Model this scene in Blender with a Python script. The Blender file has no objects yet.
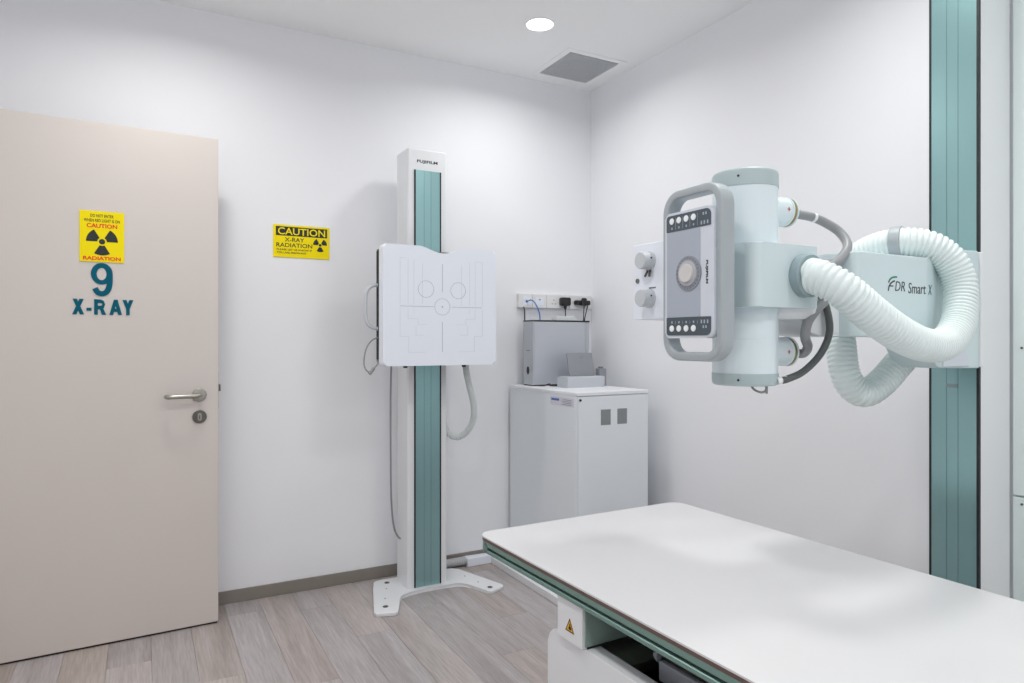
import bpy, bmesh, math, random
from mathutils import Vector, Matrix

scene = bpy.context.scene
C = scene.collection
PI = math.pi
rng = random.Random(7)

# ------------------------------------------------------------------ camera, world, exposure
cam_data = bpy.data.cameras.new('camera')
cam_data.sensor_width = 36.0
cam_data.lens = 36.0 * 683.0 / 1024.0
cam_data.shift_y = -1.5 / 1024.0
cam_data.clip_start = 0.02
camera = bpy.data.objects.new('camera', cam_data)
camera.location = (0.0, 0.0, 1.228)
camera.rotation_euler = (PI / 2, 0, math.radians(-28.4))
C.objects.link(camera)
scene.camera = camera

world = bpy.data.worlds.new('world')
scene.world = world
world.use_nodes = True
world.node_tree.nodes['Background'].inputs[0].default_value = (0.9, 0.95, 1.0, 1)
world.node_tree.nodes['Background'].inputs[1].default_value = 0.3

scene.view_settings.view_transform = 'Standard'
scene.view_settings.look = 'None'
scene.view_settings.exposure = 0.0
scene.view_settings.gamma = 1.0
scene.view_settings.use_curve_mapping = False
scene.cycles.max_bounces = 14
scene.cycles.diffuse_bounces = 9
scene.cycles.glossy_bounces = 4
scene.cycles.caustics_reflective = False
scene.cycles.caustics_refractive = False

LIGHT_W = 8.1
SPREAD = math.radians(160)
LIGHT_COLOUR = (1.0, 0.992, 0.972)
CEIL = 2.742
XL, XR, YB, YF = -0.72, 2.403, 3.432, -2.4

# ------------------------------------------------------------------ materials
def lin(c):
    def f(v):
        v /= 255.0
        return v / 12.92 if v <= 0.04045 else ((v + 0.055) / 1.055) ** 2.4
    return (f(c[0]), f(c[1]), f(c[2]), 1.0)

MATS = {}
def mat(name, rgb, rough=0.5, metal=0.0, var=0.03, scale=14.0, bump=0.0, coat=0.0, emit=0.0, spec=0.5):
    m = bpy.data.materials.new(name)
    m.use_nodes = True
    nt = m.node_tree
    b = nt.nodes['Principled BSDF']
    b.inputs['Roughness'].default_value = rough
    b.inputs['Metallic'].default_value = metal
    b.inputs['Coat Weight'].default_value = coat
    b.inputs['Coat Roughness'].default_value = 0.15
    b.inputs['Specular IOR Level'].default_value = spec
    col = lin(rgb)
    tc = nt.nodes.new('ShaderNodeTexCoord')
    nz = nt.nodes.new('ShaderNodeTexNoise')
    nz.inputs['Scale'].default_value = scale
    nz.inputs['Detail'].default_value = 4.0
    nt.links.new(tc.outputs['Object'], nz.inputs['Vector'])
    mix = nt.nodes.new('ShaderNodeMix')
    mix.data_type = 'RGBA'
    mix.inputs[6].default_value = tuple(max(0, c * (1 - var)) for c in col[:3]) + (1,)
    mix.inputs[7].default_value = tuple(min(1, c * (1 + var)) for c in col[:3]) + (1,)
    nt.links.new(nz.outputs['Fac'], mix.inputs[0])
    nt.links.new(mix.outputs[2], b.inputs['Base Color'])
    if bump:
        bp = nt.nodes.new('ShaderNodeBump')
        bp.inputs['Strength'].default_value = bump
        bp.inputs['Distance'].default_value = 0.002
        n2 = nt.nodes.new('ShaderNodeTexNoise')
        n2.inputs['Scale'].default_value = 180.0
        nt.links.new(tc.outputs['Object'], n2.inputs['Vector'])
        nt.links.new(n2.outputs['Fac'], bp.inputs['Height'])
        nt.links.new(bp.outputs['Normal'], b.inputs['Normal'])
    if emit:
        b.inputs['Emission Color'].default_value = (1, 1, 1, 1)
        b.inputs['Emission Strength'].default_value = emit
    MATS[name] = m
    return m

mat('wall_paint', (238, 239, 242), 0.75, var=0.012, scale=2.0, bump=0.04)
mat('ceiling_paint', (246, 247, 247), 0.85, var=0.01, scale=2.0, bump=0.03)
mat('baseboard_vinyl', (136, 130, 122), 0.5, var=0.06)
mat('door_laminate', (211, 203, 197), 0.36, var=0.02, scale=3.0)
mat('door_edge', (216, 208, 198), 0.5)
mat('brushed_steel', (170, 168, 160), 0.32, 1.0, var=0.05, scale=60)
mat('dark_steel', (110, 108, 102), 0.4, 1.0, var=0.05, scale=60)
mat('sign_yellow', (246, 224, 0), 0.5, var=0.01, spec=0.2)
mat('sign_black', (28, 34, 30), 0.5)
mat('sign_red', (226, 60, 20), 0.5)
mat('letter_teal', (0, 92, 112), 0.6, var=0.05, spec=0.15)
mat('white_enamel', (226, 228, 230), 0.38, var=0.01)
mat('white_panel', (234, 239, 248), 0.42, var=0.01)
mat('white_matte', (225, 226, 227), 0.5, var=0.01)
mat('table_white', (211, 211, 212), 0.32, var=0.012, scale=3.0)
mat('teal_panel', (152, 190, 192), 0.3, 0.85, var=0.03, scale=3.0)
mat('teal_groove', (112, 148, 150), 0.36, 0.8)
mat('teal_rail', (120, 150, 142), 0.35, 0.3, var=0.04)
mat('teal_dark', (22, 66, 60), 0.5)
mat('black_rubber', (30, 36, 40), 0.5)
mat('black_plastic', (34, 34, 36), 0.4)
mat('brown_edge', (98, 78, 72), 0.5, var=0.05)
mat('marking_grey', (196, 200, 209), 0.6)
mat('marking_dark', (120, 122, 128), 0.6)
mat('mint_housing', (203, 218, 221), 0.36, var=0.01)
mat('mint_tube', (217, 230, 234), 0.3, var=0.01, coat=0.2)
mat('mint_grey_cap', (172, 188, 190), 0.4, var=0.02)
mat('grey_handle', (163, 171, 175), 0.42, var=0.02)
mat('grey_ring', (140, 158, 162), 0.4)
mat('hose_white', (222, 232, 231), 0.42, var=0.01)
mat('hose_grey', (206, 212, 212), 0.5)
mat('cable_grey', (140, 142, 144), 0.42, var=0.04)
mat('cable_dark', (82, 86, 86), 0.5, var=0.05)
mat('keypad_dark', (72, 84, 92), 0.4)
mat('display_grey', (168, 176, 188), 0.3, var=0.02)
mat('display_white', (206, 211, 220), 0.35)
mat('button_white', (238, 242, 244), 0.4)
mat('dial_ring', (138, 142, 150), 0.4)
mat('dial_knob', (205, 202, 200), 0.35)
mat('dial_mid', (176, 178, 184), 0.35)
mat('gold_ring', (150, 140, 92), 0.35, 0.7)
mat('red_mark', (200, 50, 50), 0.5)
mat('knob_grey', (196, 200, 204), 0.35)
mat('green_panel', (234, 245, 243), 0.4, var=0.01)
mat('cabinet_white', (226, 231, 235), 0.4, var=0.01)
mat('cabinet_top', (230, 232, 236), 0.4, var=0.01)
mat('vent_grey', (150, 154, 156), 0.5)
mat('sticker_white', (212, 210, 220), 0.5)
mat('sticker_blue', (80, 104, 178), 0.5)
mat('device_silver', (186, 190, 198), 0.36, 0.15, var=0.02)
mat('device_front', (176, 180, 186), 0.4)
mat('device_grey', (140, 143, 149), 0.42)
mat('cradle_white', (190, 194, 200), 0.45)
mat('socket_white', (230, 230, 230), 0.35)
mat('slot_grey', (120, 120, 122), 0.5)
mat('blue_cable', (40, 130, 200), 0.4)
mat('grille_grey', (214, 217, 220), 0.5)
mat('grille_back', (104, 108, 112), 0.8)
mat('diffuser', (255, 255, 255), 0.5, emit=6.0)
mat('gap_dark', (46, 36, 32), 0.8)
mat('text_dark', (60, 66, 72), 0.5)
mat('text_teal', (40, 96, 96), 0.5)
mat('text_green', (40, 120, 100), 0.5)
mat('text_grey', (110, 112, 120), 0.5)
mat('block_shade_green', (138, 158, 150), 0.5, var=0.02)
mat('tray_dark', (44, 42, 40), 0.3)
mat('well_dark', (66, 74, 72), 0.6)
mat('foot_steel', (110, 112, 112), 0.35, 0.8)
mat('conduit_grey', (186, 188, 190), 0.4, 0.2)
mat('warn_yellow', (236, 176, 20), 0.45)

def floor_material():
    m = bpy.data.materials.new('vinyl_plank')
    m.use_nodes = True
    nt = m.node_tree
    L = nt.links.new
    b = nt.nodes['Principled BSDF']
    tc = nt.nodes.new('ShaderNodeTexCoord')
    oi = nt.nodes.new('ShaderNodeObjectInfo')
    add = nt.nodes.new('ShaderNodeVectorMath'); add.operation = 'ADD'
    mul = nt.nodes.new('ShaderNodeMath'); mul.operation = 'MULTIPLY'; mul.inputs[1].default_value = 37.0
    L(oi.outputs['Random'], mul.inputs[0])
    L(tc.outputs['Object'], add.inputs[0]); L(mul.outputs[0], add.inputs[1])
    mp = nt.nodes.new('ShaderNodeMapping'); mp.inputs['Scale'].default_value = (1.0, 0.055, 1.0)
    L(add.outputs[0], mp.inputs['Vector'])
    broad = nt.nodes.new('ShaderNodeTexNoise'); broad.inputs['Scale'].default_value = 14.0
    broad.inputs['Detail'].default_value = 3.0; broad.inputs['Distortion'].default_value = 0.8
    L(mp.outputs[0], broad.inputs['Vector'])
    fine = nt.nodes.new('ShaderNodeTexNoise'); fine.inputs['Scale'].default_value = 170.0
    fine.inputs['Detail'].default_value = 5.0
    L(mp.outputs[0], fine.inputs['Vector'])
    tone = nt.nodes.new('ShaderNodeValToRGB')
    e = tone.color_ramp.elements
    e[0].position = 0.0; e[0].color = lin((174, 164, 158))
    e[1].position = 1.0; e[1].color = lin((180, 170, 162))
    for p, c in ((0.25, (178, 172, 172)), (0.5, (170, 165, 165)), (0.75, (178, 172, 172))):
        n = e.new(p); n.color = lin(c)
    L(oi.outputs['Random'], tone.inputs[0])
    r1 = nt.nodes.new('ShaderNodeValToRGB')
    r1.color_ramp.elements[0].position = 0.3; r1.color_ramp.elements[0].color = (0.80, 0.775, 0.76, 1)
    r1.color_ramp.elements[1].position = 0.7; r1.color_ramp.elements[1].color = (1.08, 1.08, 1.10, 1)
    L(broad.outputs['Fac'], r1.inputs[0])
    r2 = nt.nodes.new('ShaderNodeValToRGB')
    r2.color_ramp.elements[0].position = 0.35; r2.color_ramp.elements[0].color = (0.86, 0.85, 0.84, 1)
    r2.color_ramp.elements[1].position = 0.65; r2.color_ramp.elements[1].color = (1.07, 1.07, 1.07, 1)
    L(fine.outputs['Fac'], r2.inputs[0])
    m1 = nt.nodes.new('ShaderNodeMix'); m1.data_type = 'RGBA'; m1.blend_type = 'MULTIPLY'; m1.inputs[0].default_value = 1.0
    L(tone.outputs[0], m1.inputs[6]); L(r1.outputs[0], m1.inputs[7])
    m2 = nt.nodes.new('ShaderNodeMix'); m2.data_type = 'RGBA'; m2.blend_type = 'MULTIPLY'; m2.inputs[0].default_value = 1.0
    L(m1.outputs[2], m2.inputs[6]); L(r2.outputs[0], m2.inputs[7])
    L(m2.outputs[2], b.inputs['Base Color'])
    b.inputs['Roughness'].default_value = 0.45
    bp = nt.nodes.new('ShaderNodeBump'); bp.inputs['Strength'].default_value = 0.1; bp.inputs['Distance'].default_value = 0.001
    L(fine.outputs['Fac'], bp.inputs['Height']); L(bp.outputs['Normal'], b.inputs['Normal'])
    MATS['vinyl_plank'] = m
floor_material()

# ------------------------------------------------------------------ mesh helpers
class MB:
    """collects shapes (world coordinates unless stated) and links them as ONE mesh object"""
    def __init__(self):
        self.bm = bmesh.new()
    def _faces(self, verts, faces):
        vs = [self.bm.verts.new(v) for v in verts]
        for f in faces:
            try:
                self.bm.faces.new([vs[i] for i in f])
            except ValueError:
                pass
        return vs
    def box(self, x0, x1, y0, y1, z0, z1, bevel=0.0, seg=2):
        t = bmesh.new()
        v = [t.verts.new(p) for p in ((x0,y0,z0),(x1,y0,z0),(x1,y1,z0),(x0,y1,z0),(x0,y0,z1),(x1,y0,z1),(x1,y1,z1),(x0,y1,z1))]
        for f in ((0,3,2,1),(4,5,6,7),(0,1,5,4),(1,2,6,5),(2,3,7,6),(3,0,4,7)):
            t.faces.new([v[i] for i in f])
        if bevel:
            bmesh.ops.bevel(t, geom=list(t.edges), offset=bevel, segments=seg, affect='EDGES', profile=0.5)
        self._merge(t)
        return self
    def _merge(self, t):
        me = bpy.data.meshes.new('tmp')
        t.to_mesh(me); t.free()
        self.bm.from_mesh(me)
        bpy.data.meshes.remove(me)
    def prism(self, poly, axis, lo, hi, bevel=0.0, seg=2):
        """poly: 2D outline; axis 'x': poly=(y,z); 'y': poly=(x,z); 'z': poly=(x,y)"""
        def p3(p, h):
            return {'x': (h, p[0], p[1]), 'y': (p[0], h, p[1]), 'z': (p[0], p[1], h)}[axis]
        t = bmesh.new()
        a = [t.verts.new(p3(p, lo)) for p in poly]
        b = [t.verts.new(p3(p, hi)) for p in poly]
        fa = t.faces.new(a); fb = t.faces.new(b)
        n = len(poly)
        for i in range(n):
            t.faces.new((a[i], a[(i+1) % n], b[(i+1) % n], b[i]))
        if bevel:
            edges = list(set(fa.edges) | set(fb.edges))
            bmesh.ops.bevel(t, geom=edges, offset=bevel, segments=seg, affect='EDGES', profile=0.5)
        bmesh.ops.recalc_face_normals(t, faces=t.faces)
        self._merge(t)
        return self
    def cyl(self, p0, p1, r0, r1=None, seg=24, bevel=0.0):
        r1 = r0 if r1 is None else r1
        pts = [(0.0, 0.0)]
        L = (Vector(p1) - Vector(p0)).length
        if bevel:
            prof = [(0, 0), (r0 - bevel, 0), (r0 - bevel*0.3, bevel*0.3), (r0, bevel), (r1, L - bevel), (r1 - bevel*0.3, L - bevel*0.3), (r1 - bevel, L), (0, L)]
        else:
            prof = [(0, 0), (r0, 0), (r1, L), (0, L)]
        return self.lathe(p0, Vector(p1) - Vector(p0), prof, seg)
    def lathe(self, origin, axis, prof, seg=24):
        """prof: (radius, distance along the axis)"""
        o = Vector(origin); a = Vector(axis).normalized()
        u = a.orthogonal().normalized(); w = a.cross(u)
        t = bmesh.new()
        rings = []
        for r, h in prof:
            if r < 1e-6:
                rings.append([t.verts.new(o + a*h)])
            else:
                rings.append([t.verts.new(o + a*h + u*(r*math.cos(2*PI*k/seg)) + w*(r*math.sin(2*PI*k/seg))) for k in range(seg)])
        for A, B in zip(rings, rings[1:]):
            if len(A) == 1 and len(B) == 1:
                continue
            for k in range(seg):
                k2 = (k+1) % seg
                if len(A) == 1:
                    t.faces.new((A[0], B[k2], B[k]))
                elif len(B) == 1:
                    t.faces.new((A[k], A[k2], B[0]))
                else:
                    t.faces.new((A[k], A[k2], B[k2], B[k]))
        bmesh.ops.recalc_face_normals(t, faces=t.faces)
        self._merge(t)
        return self
    def tube(self, pts, r, seg=12, radius_fn=None, cap=True, closed=False, profile=None, fixed_b=None):
        n = len(pts)
        P = [Vector(p) for p in pts]
        t = bmesh.new()
        tang = []
        for i in range(n):
            if closed:
                d = P[(i+1) % n] - P[i-1]
            else:
                d = P[min(i+1, n-1)] - P[max(i-1, 0)]
            tang.append(d.normalized())
        u = tang[0].orthogonal().normalized()
        rings = []
        for i in range(n):
            if fixed_b is not None:
                w = Vector(fixed_b); u = w.cross(tang[i]).normalized()
            else:
                u = (u - tang[i]*u.dot(tang[i])).normalized()
                w = tang[i].cross(u)
            rr = radius_fn(i) if radius_fn else r
            if profile:
                ring = [t.verts.new(P[i] + u*a + w*b) for a, b in profile]
            else:
                ring = [t.verts.new(P[i] + u*(rr*math.cos(2*PI*k/seg)) + w*(rr*math.sin(2*PI*k/seg))) for k in range(seg)]
            rings.append(ring)
        m = len(rings[0])
        pairs = list(zip(rings, rings[1:])) + ([(rings[-1], rings[0])] if closed else [])
        for A, B in pairs:
            for k in range(m):
                k2 = (k+1) % m
                t.faces.new((A[k], A[k2], B[k2], B[k]))
        if cap and not closed:
            t.faces.new(rings[0]); t.faces.new(rings[-1])
        bmesh.ops.recalc_face_normals(t, faces=t.faces)
        self._merge(t)
        return self
    def build(self, name, material, parent=None, local=False, angle=35.0):
        me = bpy.data.meshes.new(name)
        if parent is not None and not local:
            off = Vector(WORLD[parent])
            bmesh.ops.translate(self.bm, vec=-off, verts=self.bm.verts)
        self.bm.to_mesh(me); self.bm.free()
        me.materials.append(MATS[material])
        me.shade_smooth()
        me.set_sharp_from_angle(angle=math.radians(angle))
        o = bpy.data.objects.new(name, me)
        C.objects.link(o)
        if len(me.polygons) < 4000:
            wn = o.modifiers.new('weighted_normals', 'WEIGHTED_NORMAL')
            wn.keep_sharp = True; wn.weight = 80
        if parent is not None:
            o.parent = parent
            WORLD[o] = WORLD[parent]
        else:
            WORLD[o] = (0, 0, 0)
        return o

WORLD = {}
def tag(o, label, cat, group=None):
    o['label'] = label; o['category'] = cat
    if group: o['group'] = group
    return o
def thing(name, label, cat, loc=(0, 0, 0), group=None, rz=0.0):
    o = bpy.data.objects.new(name, None)
    o.empty_display_size = 0.05
    C.objects.link(o)
    o.location = loc; o.rotation_euler = (0, 0, rz)
    WORLD[o] = tuple(loc)
    return tag(o, label, cat, group)
def struct(name, mb, m, parent=None):
    o = mb.build(name, m, parent)
    if parent is None:
        o['kind'] = 'structure'
    return o
def rebase(o, loc):
    """moves a top-level mesh's origin to loc without moving the mesh"""
    o.data.transform(Matrix.Translation(-Vector(loc)))
    o.location = loc
    WORLD[o] = tuple(loc)
    return o

def rrect(x0, x1, y0, y1, r, seg=6):
    rs = r if isinstance(r, (tuple, list)) else (r, r, r, r)      # (x1,y1) (x0,y1) (x0,y0) (x1,y0)
    out = []
    for cx, cy, a0, rr in ((x1, y1, 0, rs[0]), (x0, y1, 90, rs[1]), (x0, y0, 180, rs[2]), (x1, y0, 270, rs[3])):
        sx = -1 if cx == x1 else 1; sy = -1 if cy == y1 else 1
        ox, oy = cx + sx*rr, cy + sy*rr
        for k in range(seg + 1):
            a = math.radians(a0 + 90*k/seg)
            out.append((ox + rr*math.cos(a), oy + rr*math.sin(a)))
    return out

def spline(pts, n=200):
    """Catmull-Rom through pts, resampled at even steps"""
    P = [Vector(p) for p in pts]
    P = [P[0]*2 - P[1]] + P + [P[-1]*2 - P[-2]]
    dense = []
    for i in range(1, len(P) - 2):
        p0, p1, p2, p3 = P[i-1], P[i], P[i+1], P[i+2]
        for k in range(24):
            t = k/24
            dense.append(0.5*((2*p1) + (p2-p0)*t + (2*p0-5*p1+4*p2-p3)*t*t + (3*p1-p0-3*p2+p3)*t**3))
    dense.append(P[-2])
    acc = [0.0]
    for a, b in zip(dense, dense[1:]):
        acc.append(acc[-1] + (b-a).length)
    out = []; j = 0
    for k in range(n):
        s = acc[-1]*k/(n-1)
        while j < len(acc) - 2 and acc[j+1] < s:
            j += 1
        d = acc[j+1] - acc[j]
        out.append(dense[j].lerp(dense[j+1], (s-acc[j])/d if d else 0))
    return out, acc[-1]

def hose(pts, r, pitch, amp, seg=28):
    _, L = spline(pts, 50)
    per = 6
    n = int(L/pitch*per) + 1
    P, _ = spline(pts, n)
    shape = [0.0, 0.75, 1.0, 1.0, 0.75, 0.0]
    return MB().tube(P, r, seg, radius_fn=lambda i: r - amp + amp*shape[i % per])

def text(mb, body, origin, ux, uy, w, h, depth=0.0006, bold=0.0, centre=True, lift=0.0, shear=0.0):
    """flat lettering fitted to w x h, laid on the plane (origin, ux, uy)"""
    cu = bpy.data.curves.new('lettering', 'FONT')
    cu.body = body; cu.size = 1.0; cu.resolution_u = 3; cu.offset = bold; cu.shear = shear
    cu.extrude = 0.1
    ob = bpy.data.objects.new('lettering', cu)
    C.objects.link(ob)
    dg = bpy.context.evaluated_depsgraph_get()
    me = bpy.data.meshes.new_from_object(ob.evaluated_get(dg))
    bpy.data.objects.remove(ob); bpy.data.curves.remove(cu)
    xs = [v.co.x for v in me.vertices]; ys = [v.co.y for v in me.vertices]
    x0, x1, y0, y1 = min(xs), max(xs), min(ys), max(ys)
    ux = Vector(ux).normalized(); uy = Vector(uy).normalized(); nn = ux.cross(uy)
    o = Vector(origin)
    for v in me.vertices:
        a = (v.co.x - x0)/(x1 - x0)*w - (w/2 if centre else 0)
        b = (v.co.y - y0)/(y1 - y0)*h - (h/2 if centre else 0)
        c = lift + (depth if v.co.z > 0 else 0)
        v.co = o + ux*a + uy*b + nn*c
    mb.bm.from_mesh(me)
    bpy.data.meshes.remove(me)
    return mb

def plane_poly(mb, poly, origin, ux, uy, depth, lift=0.0):
    """extrudes a 2D outline lying in the plane (origin, ux, uy) outwards by depth"""
    ux = Vector(ux); uy = Vector(uy); nn = ux.cross(uy); o = Vector(origin)
    t = bmesh.new()
    a = [t.verts.new(o + ux*p[0] + uy*p[1] + nn*lift) for p in poly]
    b = [t.verts.new(o + ux*p[0] + uy*p[1] + nn*(lift+depth)) for p in poly]
    n = len(poly)
    t.faces.new(a); t.faces.new(b)
    for i in range(n):
        t.faces.new((a[i], a[(i+1) % n], b[(i+1) % n], b[i]))
    bmesh.ops.recalc_face_normals(t, faces=t.faces)
    mb._merge(t)
    return mb

def disc(cx, cy, r, n=24):
    return [(cx + r*math.cos(2*PI*k/n), cy + r*math.sin(2*PI*k/n)) for k in range(n)]

def trefoil(mb, cx, cy, R, origin, ux, uy, depth, lift, hub=True):
    for a0 in (0, 120, 240):
        poly = []
        for k in range(9):
            a = math.radians(a0 + 60*k/8)
            poly.append((cx + R*math.cos(a), cy + R*math.sin(a)))
        for k in range(6):
            a = math.radians(a0 + 60 - 60*k/5)
            poly.append((cx + R*0.3*math.cos(a), cy + R*0.3*math.sin(a)))
        plane_poly(mb, poly, origin, ux, uy, depth, lift)
    if hub:
        plane_poly(mb, disc(cx, cy, R*0.2, 16), origin, ux, uy, depth, lift)
    return mb

# ------------------------------------------------------------------ the room
T = 0.1
fl = struct('floor', MB().box(XL - T, XR + T, YF - T, YB + T, -0.12, -0.006), 'gap_dark')
PW = 0.15
plank_cache = {}
def plank_mesh(w, l):
    key = (round(w, 3), round(l, 3))
    if key in plank_cache:
        return plank_cache[key]
    g, d = 0.0003, 0.0008
    hw, hl = w/2 - g, l/2 - g
    vs = [(-hw, -hl, -0.006), (hw, -hl, -0.006), (hw, hl, -0.006), (-hw, hl, -0.006),
          (-hw, -hl, -d), (hw, -hl, -d), (hw, hl, -d), (-hw, hl, -d),
          (-hw+d, -hl+d, 0), (hw-d, -hl+d, 0), (hw-d, hl-d, 0), (-hw+d, hl-d, 0)]
    fs = [(8, 9, 10, 11)]
    for i in range(4):
        j = (i+1) % 4
        fs += [(4+i, 4+j, 8+j, 8+i), (i, j, 4+j, 4+i)]
    me = bpy.data.meshes.new('plank')
    me.from_pydata(vs, [], fs)
    me.materials.append(MATS['vinyl_plank'])
    plank_cache[key] = me
    return me
offsets = [0.0, 0.52, 0.91, 0.3, 0.74, 0.12, 1.02, 0.43]
x = XL; col_i = 0
while x < XR - 0.01:
    w = min(PW, XR - x)
    y = YF - offsets[col_i % 8]
    while y < YB - 0.005:
        a, b = max(y, YF), min(y + 1.22, YB)
        if b - a > 0.02:
            o = bpy.data.objects.new('plank', plank_mesh(w, b - a))
            o.location = (x + w/2, (a+b)/2, 0)
            C.objects.link(o)
            o.parent = fl
        y += 1.22
    x += PW; col_i += 1

struct('ceiling', MB().box(XL - T, XR + T, YF - T, YB + T, CEIL, CEIL + 0.1), 'ceiling_paint')
struct('wall_back', MB().box(XL - T, XR + T, YB, YB + T, -0.006, CEIL), 'wall_paint')
struct('wall_right', MB().box(XR, XR + T, YF, YB, -0.006, CEIL), 'wall_paint')
struct('wall_left', MB().box(XL - T, XL, YF, YB, -0.006, CEIL), 'wall_paint')
struct('wall_front', MB().box(XL - T, XR + T, YF - T, YF, -0.006, CEIL), 'wall_paint')
BH = 0.06
struct('baseboard_back', MB().box(XL, XR, YB - 0.008, YB, 0, BH, 0.002, 1), 'baseboard_vinyl')
struct('baseboard_right', MB().box(XR - 0.008, XR, YF, YB - 0.008, 0, BH, 0.002, 1), 'baseboard_vinyl')
struct('baseboard_left', MB().box(XL, XL + 0.008, YF, YB - 0.008, 0, BH, 0.002, 1), 'baseboard_vinyl')
struct('baseboard_front', MB().box(XL + 0.008, XR - 0.008, YF, YF + 0.008, 0, BH, 0.002, 1), 'baseboard_vinyl')

# ceiling downlights: a white ring, a glowing diffuser and the lamp itself
def downlight(x, y, label, r=0.063, power=LIGHT_W):
    t = thing('ceiling_light', label, 'light', (x, y, CEIL), 'round downlights in the ceiling')
    ring = MB().lathe((x, y, CEIL), (0, 0, -1), [(r, 0.0), (r, 0.004), (r+0.004, 0.006), (r+0.012, 0.004), (r+0.014, 0.0)], 36)
    ring.build('trim_ring', 'ceiling_paint', t)
    MB().lathe((x, y, CEIL), (0, 0, -1), [(0, 0.003), (r, 0.003), (r, 0.0)], 36).build('diffuser', 'diffuser', t)
    ld = bpy.data.lights.new('lamp', 'AREA')
    ld.shape = 'DISK'; ld.size = 0.22; ld.spread = SPREAD; ld.energy = power; ld.color = LIGHT_COLOUR
    lo = bpy.data.objects.new('lamp', ld)
    lo.location = (0, 0, -0.012)
    C.objects.link(lo); lo.parent = t
    return t
downlight(1.674, 2.815, 'glowing round downlight in the ceiling beside the square vent', power=LIGHT_W*0.74)
downlight(0.12, 2.70, 'round downlight in the ceiling in front of the open door', power=LIGHT_W*0.92)
for i, (x, y, where) in enumerate(((1.674, 1.25, 'above the tube head over the far half of the table'), (0.12, 1.15, 'above the floor left of the table'),
                      (1.674, -0.35, 'above the near end of the table'), (0.12, -0.4, 'overhead where the picture was taken'),
                      (1.674, -1.75, 'far behind the table'), (0.12, -1.75, 'in the near left corner of the room'))):
    downlight(x, y, 'round downlight in the ceiling ' + where, power=LIGHT_W*1.04)

# ceiling vent
t = thing('air_vent', 'square grey egg-crate air vent in the ceiling by the corner', 'vent', (2.131, 3.164, CEIL))
vx0, vx1, vy0, vy1 = 1.974, 2.288, 3.006, 3.324
fr = MB()
for a in ((vx0-0.035, vx1+0.035, vy0-0.035, vy0), (vx0-0.035, vx1+0.035, vy1, vy1+0.035), (vx0-0.035, vx0, vy0, vy1), (vx1, vx1+0.035, vy0, vy1)):
    fr.box(*a, CEIL-0.004, CEIL, 0.001, 1)
fr.build('vent_frame', 'ceiling_paint', t)
MB().box(vx0, vx1, vy0, vy1, CEIL-0.0015, CEIL).build('vent_backing', 'grille_back', t)
g = MB(); N = 25
for k in range(1, N):
    xx = vx0 + (vx1-vx0)*k/N; yy = vy0 + (vy1-vy0)*k/N
    g.box(xx-0.0012, xx+0.0012, vy0, vy1, CEIL-0.008, CEIL-0.0015)
    g.box(vx0, vx1, yy-0.0012, yy+0.0012, CEIL-0.008, CEIL-0.0015)
o = g.build('egg_crate_grille', 'grille_grey', t); o['kind'] = 'stuff'

# ------------------------------------------------------------------ the door, opened against the back wall
DRZ = math.atan2(3.214 - 3.18, 0.287 + 0.473)
DOX, DOY = 0.287, 3.214                                   # free edge, front face
DW = 1.0
dl = MB().box(-DW, 0, 0, 0.042, 0.008, 2.10, 0.0015, 1)     # local: x along the leaf, -y the face seen
door = dl.build('door_1', 'door_laminate', None)
door['kind'] = 'structure'
door.location = (DOX, DOY, 0); door.rotation_euler = (0, 0, DRZ)
WORLD[door] = (0, 0, 0)
DU = (1, 0, 0); DV = (0, 0, 1)                               # local axes of the face (normal -y)
def dx(xw):                                                  # room x -> leaf x
    return (xw - DOX)/math.cos(DRZ)
MB().box(-0.0005, 0.0015, 0.001, 0.041, 0.01, 2.098).build('edge_strip', 'door_edge', door, True)
MB().box(-DW+0.002, -0.002, 0.004, 0.038, 0.001, 0.0085).build('door_gap_shade_strip', 'gap_dark', door, True)  # dark strip standing in for the shaded gap under the leaf
lt = MB().box(0.0015, 0.004, 0.008, 0.034, 0.93, 1.09, 0.0005, 1).build('latch_plate', 'brushed_steel', door, True)
MB().box(0.004, 0.013, 0.014, 0.028, 1.005, 1.035, 0.002, 1).build('latch_bolt', 'dark_steel', lt, True)
hx, hz = dx(0.213), 0.993
hd = MB().lathe((hx, 0, hz), (0, -1, 0), [(0.028, 0), (0.028, 0.006), (0.025, 0.009), (0.012, 0.010), (0, 0.010)], 32).build('handle_rose', 'brushed_steel', door, True)
P, _ = spline([(hx, -0.008, hz), (hx, -0.035, hz), (hx-0.008, -0.05, hz), (hx-0.03, -0.054, hz-0.001), (hx-0.08, -0.054, hz-0.001), (hx-0.115, -0.052, hz-0.002), (hx-0.126, -0.044, hz-0.002), (hx-0.128, -0.028, hz-0.002)], 44)
MB().tube(P, 0.0095, 14).build('door_lever', 'brushed_steel', hd, True)
lz = 0.90
lk = MB().lathe((hx+0.001, 0, lz), (0, -1, 0), [(0.028, 0), (0.028, 0.006), (0.025, 0.009), (0, 0.009)], 32).build('lock_rose', 'dark_steel', door, True)
MB().prism(rrect(hx-0.0075, hx+0.0085, lz-0.016, lz+0.016, 0.007), 'y', -0.012, -0.009).build('lock_cylinder', 'brushed_steel', lk, True)
MB().box(hx-0.001, hx+0.002, -0.0125, -0.012, lz-0.010, lz+0.006).build('keyhole', 'sign_black', lk, True)
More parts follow.
